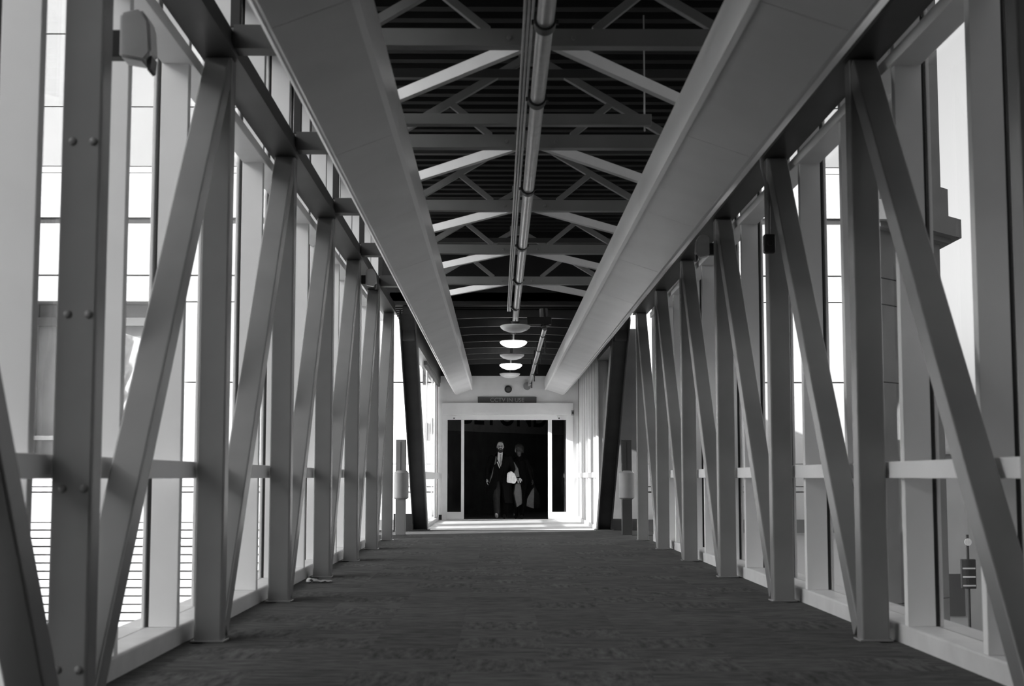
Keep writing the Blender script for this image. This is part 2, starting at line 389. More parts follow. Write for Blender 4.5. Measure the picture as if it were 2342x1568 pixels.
# ================================================================== STEEL TRUSSES
bmp = bmesh.new(); b_box(bmp, -0.083, 0.083, 0, 0.14, 0, 3.56, 0.012); ME_post = done(bmp); ME_post.materials.append(M['steel'])
bmp = bmesh.new(); b_box(bmp, -0.10, 0.10, -0.015, 0.155, 0, 0.012, 0.003); ME_base = done(bmp); ME_base.materials.append(M['steel'])
b = bmesh.new(); b_lathe(b, [(0.017, 0), (0.017, 0.004), (0.013, 0.009), (0.007, 0.012)], 10, Matrix.Rotation(math.pi / 2, 4, 'X')); ME_bolt = done(b, True); ME_bolt.materials.append(M['steel'])
def truss(s, label):
    t = empty('truss', (s * 1.993, 0, 0)); tag(t, label, 'truss')
    for i, y in enumerate(YP):
        p = link('post', ME_post, None, t, (0, y, 0)); link('base_plate', ME_base, None, p)
        if i == 1 and s < 0:
            for z in (0.21, 0.93, 1.64, 2.36, 3.05):
                for x in (-0.035, 0.05): link('bolt', ME_bolt, None, p, (x, 0, z))
        if i > 0:
            b = bmesh.new()
            if i == 1: b_bar(b, (0, y - 0.30, 0.03), (0, YP[0] + 0.1, 3.50), 0.15, 0.145, (1, 0, 0), 0.01)
            else: b_bar(b, (0, YP[i - 1] + 0.2, 0.05), (0, y + 0.02, 3.50), 0.15, 0.145, (1, 0, 0), 0.01)
            link('diagonal', done(b), 'steel', t)
    b = bmesh.new(); b_box(b, -0.083, 0.083, -2, 22.6, 3.575, 3.73, 0.006); link('top_chord', done(b), 'chord', t)
    b = bmesh.new(); b_box(b, -0.11, 0.11, -2, 22.6, 3.56, 3.575); b_box(b, -s * 0.09 - 0.006, -s * 0.09 + 0.006, -2, 22.6, 3.575, 3.62); link('chord_flange', done(b), 'chord', t)
    return t
truss(-1, 'grey steel truss of posts and diagonals beside the sunlit building')
truss(1, 'grey steel truss of posts and diagonals beside the open sky')

def raked(s, label):
    t = empty('raked_column', (s * 1.70, 26.6, 0)); tag(t, label, 'column')
    P0 = Vector((0, 0.0, 0.0)); P1 = Vector((0, -4.15, 3.55))
    for nm, dx, wx, wd in (('flange', -0.125, 0.02, 0.26), ('flange', 0.125, 0.02, 0.26), ('web', 0.0, 0.23, 0.02)):
        b = bmesh.new(); b_bar(b, P0 + Vector((dx, 0, 0)), P1 + Vector((dx, 0, 0)), wx, wd, (1, 0, 0), 0.003); link(nm, done(b), 'rake', t)
    b = bmesh.new(); b_box(b, -0.17, 0.17, -0.22, 0.22, 0, 0.02, 0.003); link('base_plate', done(b), 'rake', t)
raked(-1, 'dark leaning steel column in front of the sunlit slim glazing')
raked(1, 'dark leaning steel column in front of the ribbed panel wall')

# roof trusses
def roof_truss(i, y):
    t = empty('roof_truss', (0, y, 3.635)); tag(t, 'grey steel roof truss spanning between the side trusses', 'truss', 'roof trusses over the truss bay')
    def add(nm, p0, p1, wx, wz, m, side=(0, 1, 0)):
        b = bmesh.new(); b_bar(b, p0, p1, wx, wz, side, 0.003); link(nm, done(b), m, t)
    add('bottom_chord', (-1.92, 0.05, 0.055), (1.92, 0.05, 0.055), 0.10, 0.11, 'beam')
    add('web', (-1.12, 0.05, 0.11), (0, 0.05, 0.78), 0.06, 0.06, 'beam')
    add('web', (1.12, 0.05, 0.11), (0, 0.05, 0.78), 0.06, 0.06, 'beam')
    add('strut', (-0.33, 0.05, 0.11), (-0.66, 0.05, 0.38), 0.055, 0.05, 'beam')
    add('strut', (0.33, 0.05, 0.11), (0.66, 0.05, 0.38), 0.055, 0.05, 'beam')
    add('rafter', (-1.92, 0.05, 0.62), (1.92, 0.05, 0.62), 0.07, 0.07, 'chord')
    add('ridge_block', (-0.10, 0.05, 0.76), (0.10, 0.05, 0.76), 0.09, 0.12, 'beam')
    for s in (-1, 1):
        add('hanger', (s * 1.9, 0.05, 0.12), (s * 1.9, 0.05, 0.85), 0.06, 0.06, 'chord')
        b = bmesh.new(); b_box(b, min(s * 1.40, s * 1.90), max(s * 1.40, s * 1.90), -0.03, 0.13, -0.03, 0.12); link('bracket', done(b), 'rake', t)  # dark box added around the beam end, its colour standing in for shade
        if i + 1 < len(YP):
            add('plan_brace', (s * 0.06, 0.10, 0.06), (s * 1.40, 1.993, 0.06), 0.05, 0.085, 'brace', (1, 0, 0))
    for x in (-0.2, 0.2):
        b = bmesh.new(); b_lathe(b, [(0.016, 0), (0.012, 0.012)], 8, Matrix.Translation((x, 0, 0.05)) @ Matrix.Rotation(math.pi / 2, 4, 'X')); link('bolt', done(b), 'beam', t)
for i, y in enumerate(YP[:-1]): roof_truss(i, y)

# purlins over the end section
for k in range(8):
    y = 23.3 + 1.35 * k
    b = bmesh.new(); n = 12; top = []; bot = []
    for q in range(n + 1):
        x = -1.6 + 3.2 * q / n; a = 0.07 * (1 - (x / 1.6) ** 2)
        top.append((x, 0.14 + 0.0)); bot.append((x, a - 0.05))
    b_prism(b, bot + list(reversed(top)), 'y', -0.05, 0.05)
    o = link('arched_beam', done(b), 'rake', None, (0, y, 3.575)); tag(o, 'shallow arched beam under the low dark ceiling', 'beam', 'arched beams above the bowl lamps')

# hanging strut channel, tray and pipes
t = empty('strut_channel', (-0.2, 10.55, 3.62)); tag(t, 'grey strut channel hanging crosswise below the roof decking', 'channel')
b = bmesh.new(); b_box(b, -1.2, 1.09, -0.04, 0.04, 0.0, 0.085, 0.006); link('channel', done(b), 'beam', t)
for x in (-1.0, 1.04):
    b = bmesh.new(); b_tube(b, (x, 0, -0.04), (x, 0, 0.86), 0.006, n=8); link('threaded_rod', done(b), 'pipe', t)

t = empty('cable_tray', (-0.095, 0, 3.60)); tag(t, 'thin pair of conduits running beside the thick ceiling pipe', 'conduit')
for x in (-0.022, 0.0, 0.022):
    b = bmesh.new(); b_tube(b, (x, -2, 0), (x, 22.4, 0), 0.010, n=10); link('conduit', done(b, True), 'pipe', t)

t = empty('pipe', (0.0, 0, 3.475)); tag(t, 'thick galvanised pipe with couplings along the roof centre', 'pipe')
b = bmesh.new(); b_tube(b, (-0.02, -2, 0), (0.01, 22.7, 0), 0.048, n=20); link('tube', done(b, True), 'pipe', t)
for y in (4.9, 7.65, 9.25, 12.2, 15.25, 17.95, 20.8):
    b = bmesh.new(); b_tube(b, (-0.01, y - 0.05, 0), (-0.01, y + 0.05, 0), 0.062, n=20); b_box(b, -0.085, 0.065, y - 0.012, y + 0.012, -0.012, 0.012); b_tube(b, (-0.01, y, 0.05), (-0.01, y, 0.14), 0.008, n=8)
    link('coupling', done(b, True), 'black', t)

t = empty('pipe', (0.46, 22.0, 3.28)); tag(t, 'thin pipe on hangers sloping beside the bowl lamps', 'pipe')
b = bmesh.new(); b_tube(b, (0, 0, 0), (-0.01, 10.95, -0.17), 0.036, n=16); link('tube', done(b, True), 'pipe', t)
b = bmesh.new(); b_tube(b, (0, -0.05, 0.02), (-0.02, 0.0, 0.3), 0.07, n=12); b_box(b, -0.28, 0.1, -0.12, -0.02, 0.05, 0.17, 0.01); link('elbow_box', done(b), 'black', t)
for k in range(5):
    y = 0.9 + 2.3 * k
    b = bmesh.new(); b_tube(b, (0, y - 0.05, -0.015 * y), (0, y + 0.05, -0.015 * y), 0.045, n=14); b_tube(b, (0.035, y, -0.3), (0.035, y, 0.35), 0.012, n=8)
    link('hanger', done(b), 'black', t)
b = bmesh.new(); b_tube(b, (-0.05, 10.92, -0.2), (-0.05, 10.98, -0.2), 0.09, n=16); link('wall_flange', done(b), 'midgrey', t)

# ducts
def duct(s, bx, cx, ox, label):
    t = empty('duct', (0, 0, 0)); tag(t, label, 'duct')
    ys = [-1.3 + 2.4 * k for k in range(15)]; ys[-1] = 32.885
    pts = [(bx + 0.012, 3.01), (cx, 2.865), (ox, 3.12), (ox, 3.45), (bx + 0.28, 3.45), (bx + 0.28, 3.23), (bx + 0.012, 3.23)]
    trim = [(bx, 2.995), (bx + 0.03, 2.985), (bx + 0.03, 3.0), (bx + 0.012, 3.01), (bx + 0.012, 3.24), (bx, 3.24)]
    for a, c in zip(ys, ys[1:]):
        b = bmesh.new(); b_prism(b, [(s * x, z) for x, z in pts], 'y', a + 0.003, c - 0.003)
        bmesh.ops.recalc_face_normals(b, faces=b.faces[:])
        bmesh.ops.bevel(b, geom=[e for e in b.edges if abs(e.verts[0].co.y - e.verts[1].co.y) > 0.5 and e.verts[0].co.z < 3.2 and abs(e.verts[0].co.x) > bx + 0.1], offset=0.02, segments=3, affect='EDGES')
        p = link('duct_panel', done(b, True), 'duct', t)
        b = bmesh.new(); b_prism(b, [(s * x, z) for x, z in trim], 'y', a + 0.003, c - 0.003); link('edge_trim', done(b), 'ducttrim', p)
duct(1, 0.81, 1.25, 1.50, 'pale boxed duct above the truss beside the open sky')
duct(-1, 0.86, 1.25, 1.40, 'pale boxed duct above the truss beside the sunlit building')

# ================================================================== LAMPS AND FITTINGS
bowl = [(0.0, -0.085), (0.10, -0.075), (0.18, -0.045), (0.225, -0.01), (0.237, 0.02), (0.215, 0.035), (0.0, 0.045)]
for k, y in enumerate((21.95, 24.55, 27.1, 29.6, 32.1)):
    on_ = k in (1, 3)
    t = empty('pendant_lamp', (0.0, y, 3.29))
    tag(t, 'glowing white bowl lamp hanging under the low ceiling' if on_ else 'unlit grey bowl lamp hanging under the low ceiling', 'lamp', 'lit bowl lamps' if on_ else 'unlit bowl lamps')
    b = bmesh.new(); b_lathe(b, list(bowl), 40); link('bowl', done(b, True), 'lampon' if on_ else 'lampoff', t)
    b = bmesh.new(); b_tube(b, (0, 0, 0.03), (0, 0, 0.43 if k else 0.125), 0.015, n=10); link('stem', done(b, True), 'pipe', t)
    b = bmesh.new(); b_tube(b, (0, 0, 0.05 if k == 0 else 0.16), (0, 0, 0.09 if k == 0 else 0.26), 0.05, 0.07, n=14); link('gear_cup', done(b), 'black', t)
    if k: b = bmesh.new(); b_box(b, -0.05, 0.05, -0.05, 0.05, 0.38, 0.43); link('canopy', done(b), 'black', t)

t = empty('wall_sign', (-0.055, 32.99, 2.685)); tag(t, 'dark sign reading CCTV IN USE above the door', 'sign')
b = bmesh.new(); b_box(b, -0.68, 0.68, -0.02, 0.0, 0.0, 0.145); link('board', done(b), 'sign', t)
link('lettering', text_mesh('CCTV IN USE', 0.135, 0.002, 0.0018), 'signtext', t, (0, -0.024, 0.072), (math.pi / 2, 0, 0))
t = empty('wall_speaker', (-0.03, 33.0, 3.01)); tag(t, 'small round dark speaker on the wall above the sign', 'speaker')
b = bmesh.new(); b_lathe(b, [(0.085, 0), (0.085, 0.03), (0.07, 0.045)], 24, Matrix.Rotation(math.pi / 2, 4, 'X')); link('housing', done(b, True), 'black', t)
b = bmesh.new(); b_lathe(b, [(0.06, 0.04), (0.05, 0.05), (0.0, 0.052)], 20, Matrix.Rotation(math.pi / 2, 4, 'X')); link('grille', done(b, True), 'sign', t)
for px, lab in ((1039, 'small door sensor above the closed leaf by the sunlit side'), (1278, 'small door sensor above the leaf by the ribbed wall')):
    t = empty('door_sensor', (X(px), 32.955, 2.345)); tag(t, lab, 'sensor')
    b = bmesh.new(); b_prism(b, [(-0.05, 0.05), (0.05, 0.05), (0.025, -0.04), (-0.025, -0.04)], 'y', -0.04, 0.0); link('housing', done(b), 'frame', t)
    b = bmesh.new(); b_lathe(b, [(0.016, 0.04), (0.012, 0.048)], 10, Matrix.Translation((0, 0, -0.01)) @ Matrix.Rotation(math.pi / 2, 4, 'X')); link('lens', done(b), 'black', t)
t = empty('call_point', (1.46, 32.9, 2.46)); tag(t, 'small grey box on the casing corner beside the ribbed wall', 'box')
b = bmesh.new(); b_box(b, -0.035, 0.035, -0.04, 0, -0.06, 0.06, 0.006); link('housing', done(b), 'midgrey', t)
b = bmesh.new(); b_box(b, -0.02, 0.02, -0.046, -0.04, -0.03, 0.03); link('front_plate', done(b), 'black', t)

def floodlight(loc, s, label, sc=1.0):
    t = empty('floodlight', loc); t.scale = (sc, sc, sc); tag(t, label, 'lamp')
    b = bmesh.new(); b_prism(b, [(-0.06, -0.10), (-0.06, 0.10), (0.03, 0.12), (0.07, 0.06), (0.08, -0.08), (0.05, -0.12)], 'y', -0.07, 0.07)
    bmesh.ops.recalc_face_normals(b, faces=b.faces[:]); bmesh.ops.bevel(b, geom=b.edges[:], offset=0.012, segments=2, affect='EDGES')
    if s > 0: bmesh.ops.scale(b, vec=(-1, 1, 1), verts=b.verts[:])
    link('body', done(b, True), 'fixture', t)
    b = bmesh.new(); b_prism(b, [(-s * 0.055, -0.10), (-s * 0.08, -0.09), (-s * 0.075, -0.15), (-s * 0.062, -0.155)], 'y', -0.05, 0.05); link('visor', done(b), 'chord', t)
    b = bmesh.new(); b_box(b, min(s * 0.05, s * 0.12), max(s * 0.05, s * 0.12), -0.04, 0.04, -0.09, 0.03, 0.004); link('bracket', done(b), 'black', t)
floodlight((-1.87, 6.17, 2.91), -1, 'boxy grey floodlight clamped on the bolted post')
floodlight((1.83, 14.40, 3.33), 1, 'boxy grey floodlight under the chord beside the open sky', 1.0)
floodlight((-1.80, 16.95, 3.36), -1, 'boxy grey floodlight under the chord beside the sunlit building', 0.9)

t = empty('sounder', (1.885, 11.15, 2.82)); tag(t, 'black sounder box hanging on a cable beside a post', 'sounder')
b = bmesh.new(); b_box(b, -0.045, 0.045, -0.04, 0.04, -0.075, 0.075, 0.012); link('housing', done(b), 'black', t)
b = bmesh.new(); b_lathe(b, [(0.025, 0.04), (0.02, 0.055)], 14, Matrix.Translation((0, 0, 0)) @ Matrix.Rotation(math.pi / 2, 4, 'X')); link('horn', done(b), 'black', t)
b = bmesh.new(); pts = [(0, 0, 0.07), (0.005, 0, 0.3), (-0.01, 0, 0.45), (-0.05, 0.0, 0.62), (-0.06, 0.0, 0.76)]
for p, q in zip(pts, pts[1:]): b_tube(b, p, q, 0.012, n=8)
link('cable', done(b, True), 'midgrey', t)

def drum_post(x, s, label, m):
    t = empty('barrier_post', (x, 24.5, 0)); tag(t, label, 'post')
    b = bmesh.new(); b_box(b, -0.085, 0.085, -0.08, 0.08, 0, 1.62, 0.006); link('column', done(b), m, t)
    b = bmesh.new(); b_lathe(b, [(0.10, 0.60), (0.135, 0.63), (0.135, 1.05), (0.10, 1.09)], 24); link('drum', done(b, True), 'midgrey', t)
    b = bmesh.new(); b_box(b, -0.004, 0.004, -0.085, -0.08, 1.1, 1.58); link('seam', done(b), 'black', t)
drum_post(1.94, 1, 'short dark post with a round drum beside the leaning column', 'chord')
drum_post(-1.93, -1, 'short post with a round drum, made paler for the sunlight on it', 'steel')  # paler material puts the sunlight into this post's colour

t = empty('litter_scrap', (-1.92, 13.4, 0)); tag(t, 'crumpled scrap of litter lying on the carpet', 'litter')
b = bmesh.new(); g = {}
for i in range(13):
    for j in range(7):
        g[i, j] = b.verts.new((i * 0.018 - 0.11, j * 0.02 - 0.06, 0.006 + 0.03 * abs(math.sin(i * 0.9 + j * 1.3)) * (1 if i < 5 else 0.45) + 0.006 * random.random()))
for i in range(12):
    for j in range(6): b.faces.new((g[i, j], g[i + 1, j], g[i + 1, j + 1], g[i, j + 1]))
link('wrapper', done(b, True), 'midgrey', t)
b = bmesh.new(); b_lathe(b, [(0.012, 0), (0.03, 0.012), (0.022, 0.04), (0.005, 0.046)], 10, Matrix.Translation((-0.10, -0.03, 0))); link('paper_twist', done(b, True), 'paper', t)

# ================================================================== OUTSIDE
ZG = -6.0
g = box('ground', -120, 160, -60, 300, ZG - 0.5, ZG, 'asphalt'); tag(g, 'street level below the bridge', None, None, 'structure')
eb_ = empty('end_building', (0, 33.2, ZG)); tag(eb_, 'white panelled building at the end of the bridge', 'building')
def ob(nm, x0, x1, y0, y1, z0, z1, m, p=eb_, bev=0.0):
    b = bmesh.new(); b_box(b, x0, x1, y0 - 33.2, y1 - 33.2, z0 - ZG, z1 - ZG, bev); return link(nm, done(b), m, p)
ob('wall_core', -16, -11.2, 33.35, 47, ZG, 15, 'facadeback'); ob('wall_core', -7.6, -1.7, 33.35, 47, ZG, 15, 'facadeback')
ob('wall_core', -11.2, -7.6, 33.9, 47, ZG, 15, 'facadeback'); ob('wall_core', -11.2, -7.6, 33.35, 33.9, ZG, 1.29, 'facadeback')
ob('wall_core', -11.2, -7.6, 33.35, 33.9, 5.07, 15, 'facadeback')
ob('wall_core', 1.65, 8.5, 33.35, 47, ZG, 15, 'facadeback'); ob('wall_core', -1.7, 1.65, 33.35, 47, 3.8, 15, 'facadeback'); ob('wall_core', -1.7, 1.65, 33.35, 47, ZG, -0.35, 'facadeback')
rows = [(-6, -2.5), (-2.5, -0.05), (-0.05, 0.63), (0.65, 0.76), (0.77, 1.29), (1.29, 3.18), (3.2, 5.07), (5.09, 5.69), (5.72, 6.94), (6.94, 7.07), (7.08, 8.14), (8.15, 8.30), (8.31, 9.73), (9.75, 11.5), (11.52, 13.2), (13.22, 15)]
colsL = [-16, -13.6, -11.2, -9.4, -7.6, -5.0, -3.3, -1.72]; colsR = [1.68, 3.75, 5.85, 7.9, 8.55]
pm = {}
for cols in (colsL, colsR):
    for a, c in zip(cols, cols[1:]):
        for (z0, z1) in rows:
            if a >= -11.3 and c <= -7.5 and 1.2 < z0 < 5.0: continue
            if a >= -13.7 and c <= -4.9 and z0 == -2.5: continue
            dark = z0 == 6.94
            key = (round(c - a, 3), round(z1 - z0, 3), dark, z0 > 8.2)
            if key not in pm:
                b = bmesh.new(); b_box(b, 0.006, c - a - 0.006, -0.0 if not dark else 0.06, 0.14, 0, z1 - z0 - 0.012)
                pm[key] = done(b); pm[key].materials.append(M['facadedark' if dark else ('facadeupper' if z0 > 8.2 else 'facade')])
            link('facade_panel', pm[key], None, eb_, (a, 0, z0 - ZG))
for a, c in ((-1.72, 1.68),):
    for (z0, z1) in rows:
        if z0 > 5: ob('facade_panel', a + 0.006, c - 0.006, 33.2, 33.34, z0, z1 - 0.012, 'facade')
# recess with a film-covered window and draped banner
ob('recess_window', -11.2, -7.6, 33.86, 33.9, 1.29, 5.07, 'recess')
ob('recess_transom', -11.2, -7.6, 33.6, 33.86, 4.55, 4.75, 'facadegrey')
ob('recess_transom', -11.2, -7.6, 33.55, 33.86, 1.85, 1.95, 'facade')
b = bmesh.new(); gg = {}
for i in range(25):
    for j in range(31):
        u = i / 24; v = j / 30
        gg[i, j] = b.verts.new((-9.9 + u * (0.5 + 1.0 * v) + 0.25 * v, 0.42 + 0.10 * math.sin(9 * u + 4 * v) + 0.04 * math.sin(23 * u - 11 * v), 1.95 - ZG + v * 2.6 - 0.5 * u * v))
for i in range(24):
    for j in range(30): b.faces.new((gg[i, j], gg[i + 1, j], gg[i + 1, j + 1], gg[i, j + 1]))
bmesh.ops.solidify(b, geom=b.faces[:], thickness=0.01)
link('draped_banner', done(b, True), 'cloth', eb_)
for (pa, pb, ya, yb_) in ((967, 973, 832, 880), (974, 979, 968, 1007), (986, 991, 957, 993), (997, 1000, 1017, 1056), (991, 994, 1164, 1185)):
    f = lambda q: 0.976 + (1091 - q) * 33.15 / 3253 * 1.004
    XX = lambda px: (px - 1139) * 33.2 / 3253.0 - 0.267
    ob('vent_slot', XX(pa), XX(pb), 33.17, 33.2, f(yb_), f(ya), 'sign')
# louvres
for k in range(13):
    z = -2.48 + 0.188 * k
    b = bmesh.new(); b_bar(b, (-13.5, 0.02, z + 0.08 - ZG), (-5.05, 0.02, z + 0.08 - ZG), 0.155, 0.015, (0, 0.25, 1)); link('louvre_slat', done(b), 'facade', eb_)
# chamfered stone corner; its dark tone also carries the shade there
st = empty('stone_corner', (8.6, 33.25, ZG)); tag(st, 'shaded dark stone corner block with a projecting cornice', 'building')
def poly_at(off): return [(-0.05, -0.0), (2.32 + off * 0.9, 2.35 - off * 0.35), (2.32 + off * 0.9, 9), (-0.05, 9)]
def sp(nm, off, z0, z1, m='stone'):
    P = [(0.02, -0.04 - off), (0.03 + off * 0.4, -0.04 - off), (2.32 + off, 2.30 - off * 0.4), (2.32 + off, 9), (0.02, 9)]
    b = bmesh.new(); b_prism(b, P, 'z', z0 - ZG, z1 - ZG); link(nm, done(b), m, st)
for z0, z1 in ((ZG, -2.0), (-1.97, 1.0), (1.03, 3.2), (3.23, 5.05), (5.08, 5.68), (5.71, 6.95)): sp('stone_course', 0.0, z0, z1)
sp('cornice', 0.25, 6.85, 6.98); sp('cornice', 0.50, 6.98, 7.45); sp('parapet', 0.22, 7.45, 8.25); sp('parapet', 0.06, 8.25, 16)
# pale block added on the sunny side, out of frame, to shade the near bays
of = empty('shade_block', (-48, -25, ZG)); tag(of, 'tall pale block added out of view to shade the near bays', 'building')
b = bmesh.new(); b_box(b, -2.5, 2.5, -35, 26.5, 0, 30.5); link('wall', done(b), 'facade', of)
for k in range(6):
    b = bmesh.new(); b_box(b, 2.5, 2.55, -34, 25.5, 2.2 + 4.2 * k, 4.2 + 4.2 * k); link('window_band', done(b), 'facadegrey', of)
# black block added along the other side, outside the frame, to darken the near bays
of = empty('side_blocker', (17, -32, ZG)); tag(of, 'black block added out of view to darken the open-sky side', 'building')
b = bmesh.new(); b_box(b, -8, 9, -30, 40, 0, 22.0); link('wall', done(b), 'absorber', of)
for k in range(4):
    for j in range(10):
        b = bmesh.new(); b_box(b, -8.05, -8.0, -28 + 6.6 * j, -25 + 6.6 * j, 2.2 + 4.6 * k, 4.6 + 4.6 * k); link('window', done(b), 'black', of)
# white piers added unseen outside the slim glazing so their shadows band the floor
for ya_, yb_, lab in ((22.8, 24.0, 'added white shadow caster outside the glazing beside the truss end'), (25.5, 26.7, 'added white shadow caster outside the glazing beside the leaning column'), (28.2, 29.4, 'added white shadow caster outside the middle of the slim glazing')):
    t = empty('shadow_pier', (-2.85, (ya_ + yb_) / 2, ZG)); tag(t, lab, 'shadow_pier', 'added shadow casters outside the slim glazing'); h_ = (yb_ - ya_) / 2
    b = bmesh.new(); b_box(b, -0.15, 0.15, -h_, h_, 0, 10.2, 0.02); link('shaft', done(b), 'facade', t)
    b = bmesh.new(); b_box(b, -0.2, 0.2, -h_ - 0.03, h_ + 0.03, 10.2, 10.4, 0.01); link('cap', done(b), 'facade', t)
rd = box('road', 11.5, 60, -60, 300, ZG, ZG + 0.02, 'tar'); tag(rd, 'dark asphalt street beside the stone corner', None, None, 'structure')
# far street
for i, (x0, x1, y, h, lab) in enumerate(((18.2, 24, 62, 10.6, 'grey rendered building with a stepped roof across the street'), (24, 60, 95, 7.5, 'low grey building row far down the street'))):
    bld = empty('street_building', ((x0 + x1) / 2, y, ZG + 0.02)); tag(bld, lab, 'building')
    hw_ = (x1 - x0) / 2
    b = bmesh.new(); b_box(b, -hw_, hw_, 0, 12, 0, h * 0.75); link('wall', done(b), 'brick', bld)
    b = bmesh.new(); b_box(b, -hw_ - 0.3, hw_ + 0.3, -0.3, 12.3, h * 0.75, h * 0.75 + 0.35); link('roof_slab', done(b), 'stone', bld)
    for k in range(int(hw_)):
        f = None
        b = bmesh.new(); b_box(b, -hw_ + 0.6 + 2 * k, -hw_ + 1.7 + 2 * k, -0.05, 0, 1.0, 2.8); link('window', done(b), 'black', bld)
t = empty('traffic_signal', (19.1, 59.0, ZG + 0.02)); tag(t, 'street signal post carrying a round white disc', 'signal')
b = bmesh.new(); b_tube(b, (0, 0, 0), (0, 0, 4.6), 0.06, n=12); link('pole', done(b, True), 'black', t)
b = bmesh.new(); b_lathe(b, [(0.15, 0), (0.15, 0.03), (0.02, 0.031)], 20, Matrix.Translation((0, -0.07, 4.3)) @ Matrix.Rotation(math.pi / 2, 4, 'X')); link('disc', done(b), 'paper', t)
b = bmesh.new(); b_box(b, -0.3, 0.3, -0.1, 0.1, 2.4, 3.6, 0.03); link('signal_box', done(b), 'black', t)
for k in range(3):
    b = bmesh.new(); b_box(b, -0.26, 0.26, -0.12, -0.1, 2.5 + 0.35 * k, 2.56 + 0.35 * k); link('visor', done(b), 'paper', t)

# ================================================================== PEOPLE
def caps(bm, p0, p1, r0, r1, sc=(1, 1, 1)):
    t = bmesh.new()
    for p, r in ((p0, r0), (p1, r1)):
        bmesh.ops.create_icosphere(t, subdivisions=2, radius=r, matrix=Matrix.Translation(Vector(p)) @ Matrix.Diagonal((sc[0], sc[1], sc[2], 1)))
    r = bmesh.ops.convex_hull(t, input=t.verts[:])
    bmesh.ops.delete(t, geom=[v for v in t.verts if not v.link_faces], context='VERTS')
    inner = [f for f in r['geom_interior'] if isinstance(f, bmesh.types.BMVert) and f.is_valid]
    if inner: bmesh.ops.delete(t, geom=inner, context='VERTS')
    bmesh.ops.recalc_face_normals(t, faces=t.faces[:])
    merge(bm, t)
def ell(bm, c, r):
    t = bmesh.new(); bmesh.ops.create_icosphere(t, subdivisions=3, radius=1.0, matrix=Matrix.Translation(Vector(c)) @ Matrix.Diagonal((r[0], r[1], r[2], 1))); merge(bm, t)
def remesh(bm, voxel, smooth=3):
    me = done(bm); o = bpy.data.objects.new('tmp', me); COL.objects.link(o)
    m = o.modifiers.new('r', 'REMESH'); m.mode = 'VOXEL'; m.voxel_size = voxel; m.use_smooth_shade = True
    s = o.modifiers.new('s', 'SMOOTH'); s.iterations = smooth; s.factor = 0.5
    dg = bpy.context.evaluated_depsgraph_get(); dg.update()
    out = bpy.data.meshes.new_from_object(o.evaluated_get(dg)); bpy.data.objects.remove(o, do_unlink=True)
    return out
def chain(bm, pts):
    for (p, r), (q, s) in zip(pts, pts[1:]): caps(bm, p, q, r, s)
def hand(bm, wrist, d, up, side, thumb_side, curl):
    """palm and five bent fingers; d points along the hand, 'up' is the back of the hand"""
    d = Vector(d).normalized(); u = Vector(up); u = (u - d * u.dot(d)).normalized(); s = d.cross(u).normalized() * side
    w0 = Vector(wrist)
    for k in (-1, 0, 1): caps(bm, w0 + s * 0.012 * k, w0 + d * 0.085 + s * 0.026 * k, 0.017, 0.014)
    for k, L in enumerate((0.070, 0.080, 0.074, 0.058)):
        b0 = w0 + d * 0.085 + s * (0.033 - 0.022 * k)
        a = d; p = b0
        for q, fr in enumerate((0.45, 0.32, 0.23)):
            c = curl * (q + 0.6); a = (d * math.cos(c) - u * math.sin(c)).normalized()
            nx = p + a * L * fr; caps(bm, p, nx, 0.0095 - 0.001 * q, 0.0088 - 0.001 * q); p = nx
    p = w0 + d * 0.025 + s * 0.03 * thumb_side
    p1 = p + (d * 0.6 + s * thumb_side * 0.7 - u * 0.3).normalized() * 0.045; p2 = p1 + (d * 0.9 + s * thumb_side * 0.1 - u * 0.5).normalized() * 0.035
    caps(bm, p, p1, 0.014, 0.011); caps(bm, p1, p2, 0.011, 0.009)
def head(bm, c, yaw, sc=1.0):
    """head with brow, nose, lips, chin and ears; faces -y before yaw"""
    t = bmesh.new()
    ell(t, (0, 0.015, 0.03), (0.078, 0.098, 0.095)); ell(t, (0, -0.02, -0.03), (0.064, 0.075, 0.085)); ell(t, (0, -0.055, -0.085), (0.036, 0.032, 0.028))
    ell(t, (0, -0.088, 0.028), (0.05, 0.018, 0.012)); caps(t, (0, -0.095, 0.02), (0, -0.116, -0.018), 0.009, 0.014)
    for s in (-1, 1):
        ell(t, (s * 0.012, -0.104, -0.022), (0.010, 0.010, 0.008)); ell(t, (s * 0.08, 0.015, -0.005), (0.010, 0.02, 0.034)); ell(t, (s * 0.04, -0.07, -0.02), (0.022, 0.02, 0.02))
    ell(t, (0, -0.094, -0.048), (0.022, 0.01, 0.006)); ell(t, (0, -0.092, -0.058), (0.02, 0.01, 0.006))
    merge(bm, t, Matrix.Translation(Vector(c)) @ Matrix.Rotation(yaw, 4, 'Z') @ Matrix.Scale(sc, 4))
def head_part(c, yaw, fn, sc=1.0, voxel=0.006, sm=2):
    t = bmesh.new(); fn(t); b = bmesh.new(); merge(b, t, Matrix.Translation(Vector(c)) @ Matrix.Rotation(yaw, 4, 'Z') @ Matrix.Scale(sc, 4)); return remesh(b, voxel, sm)
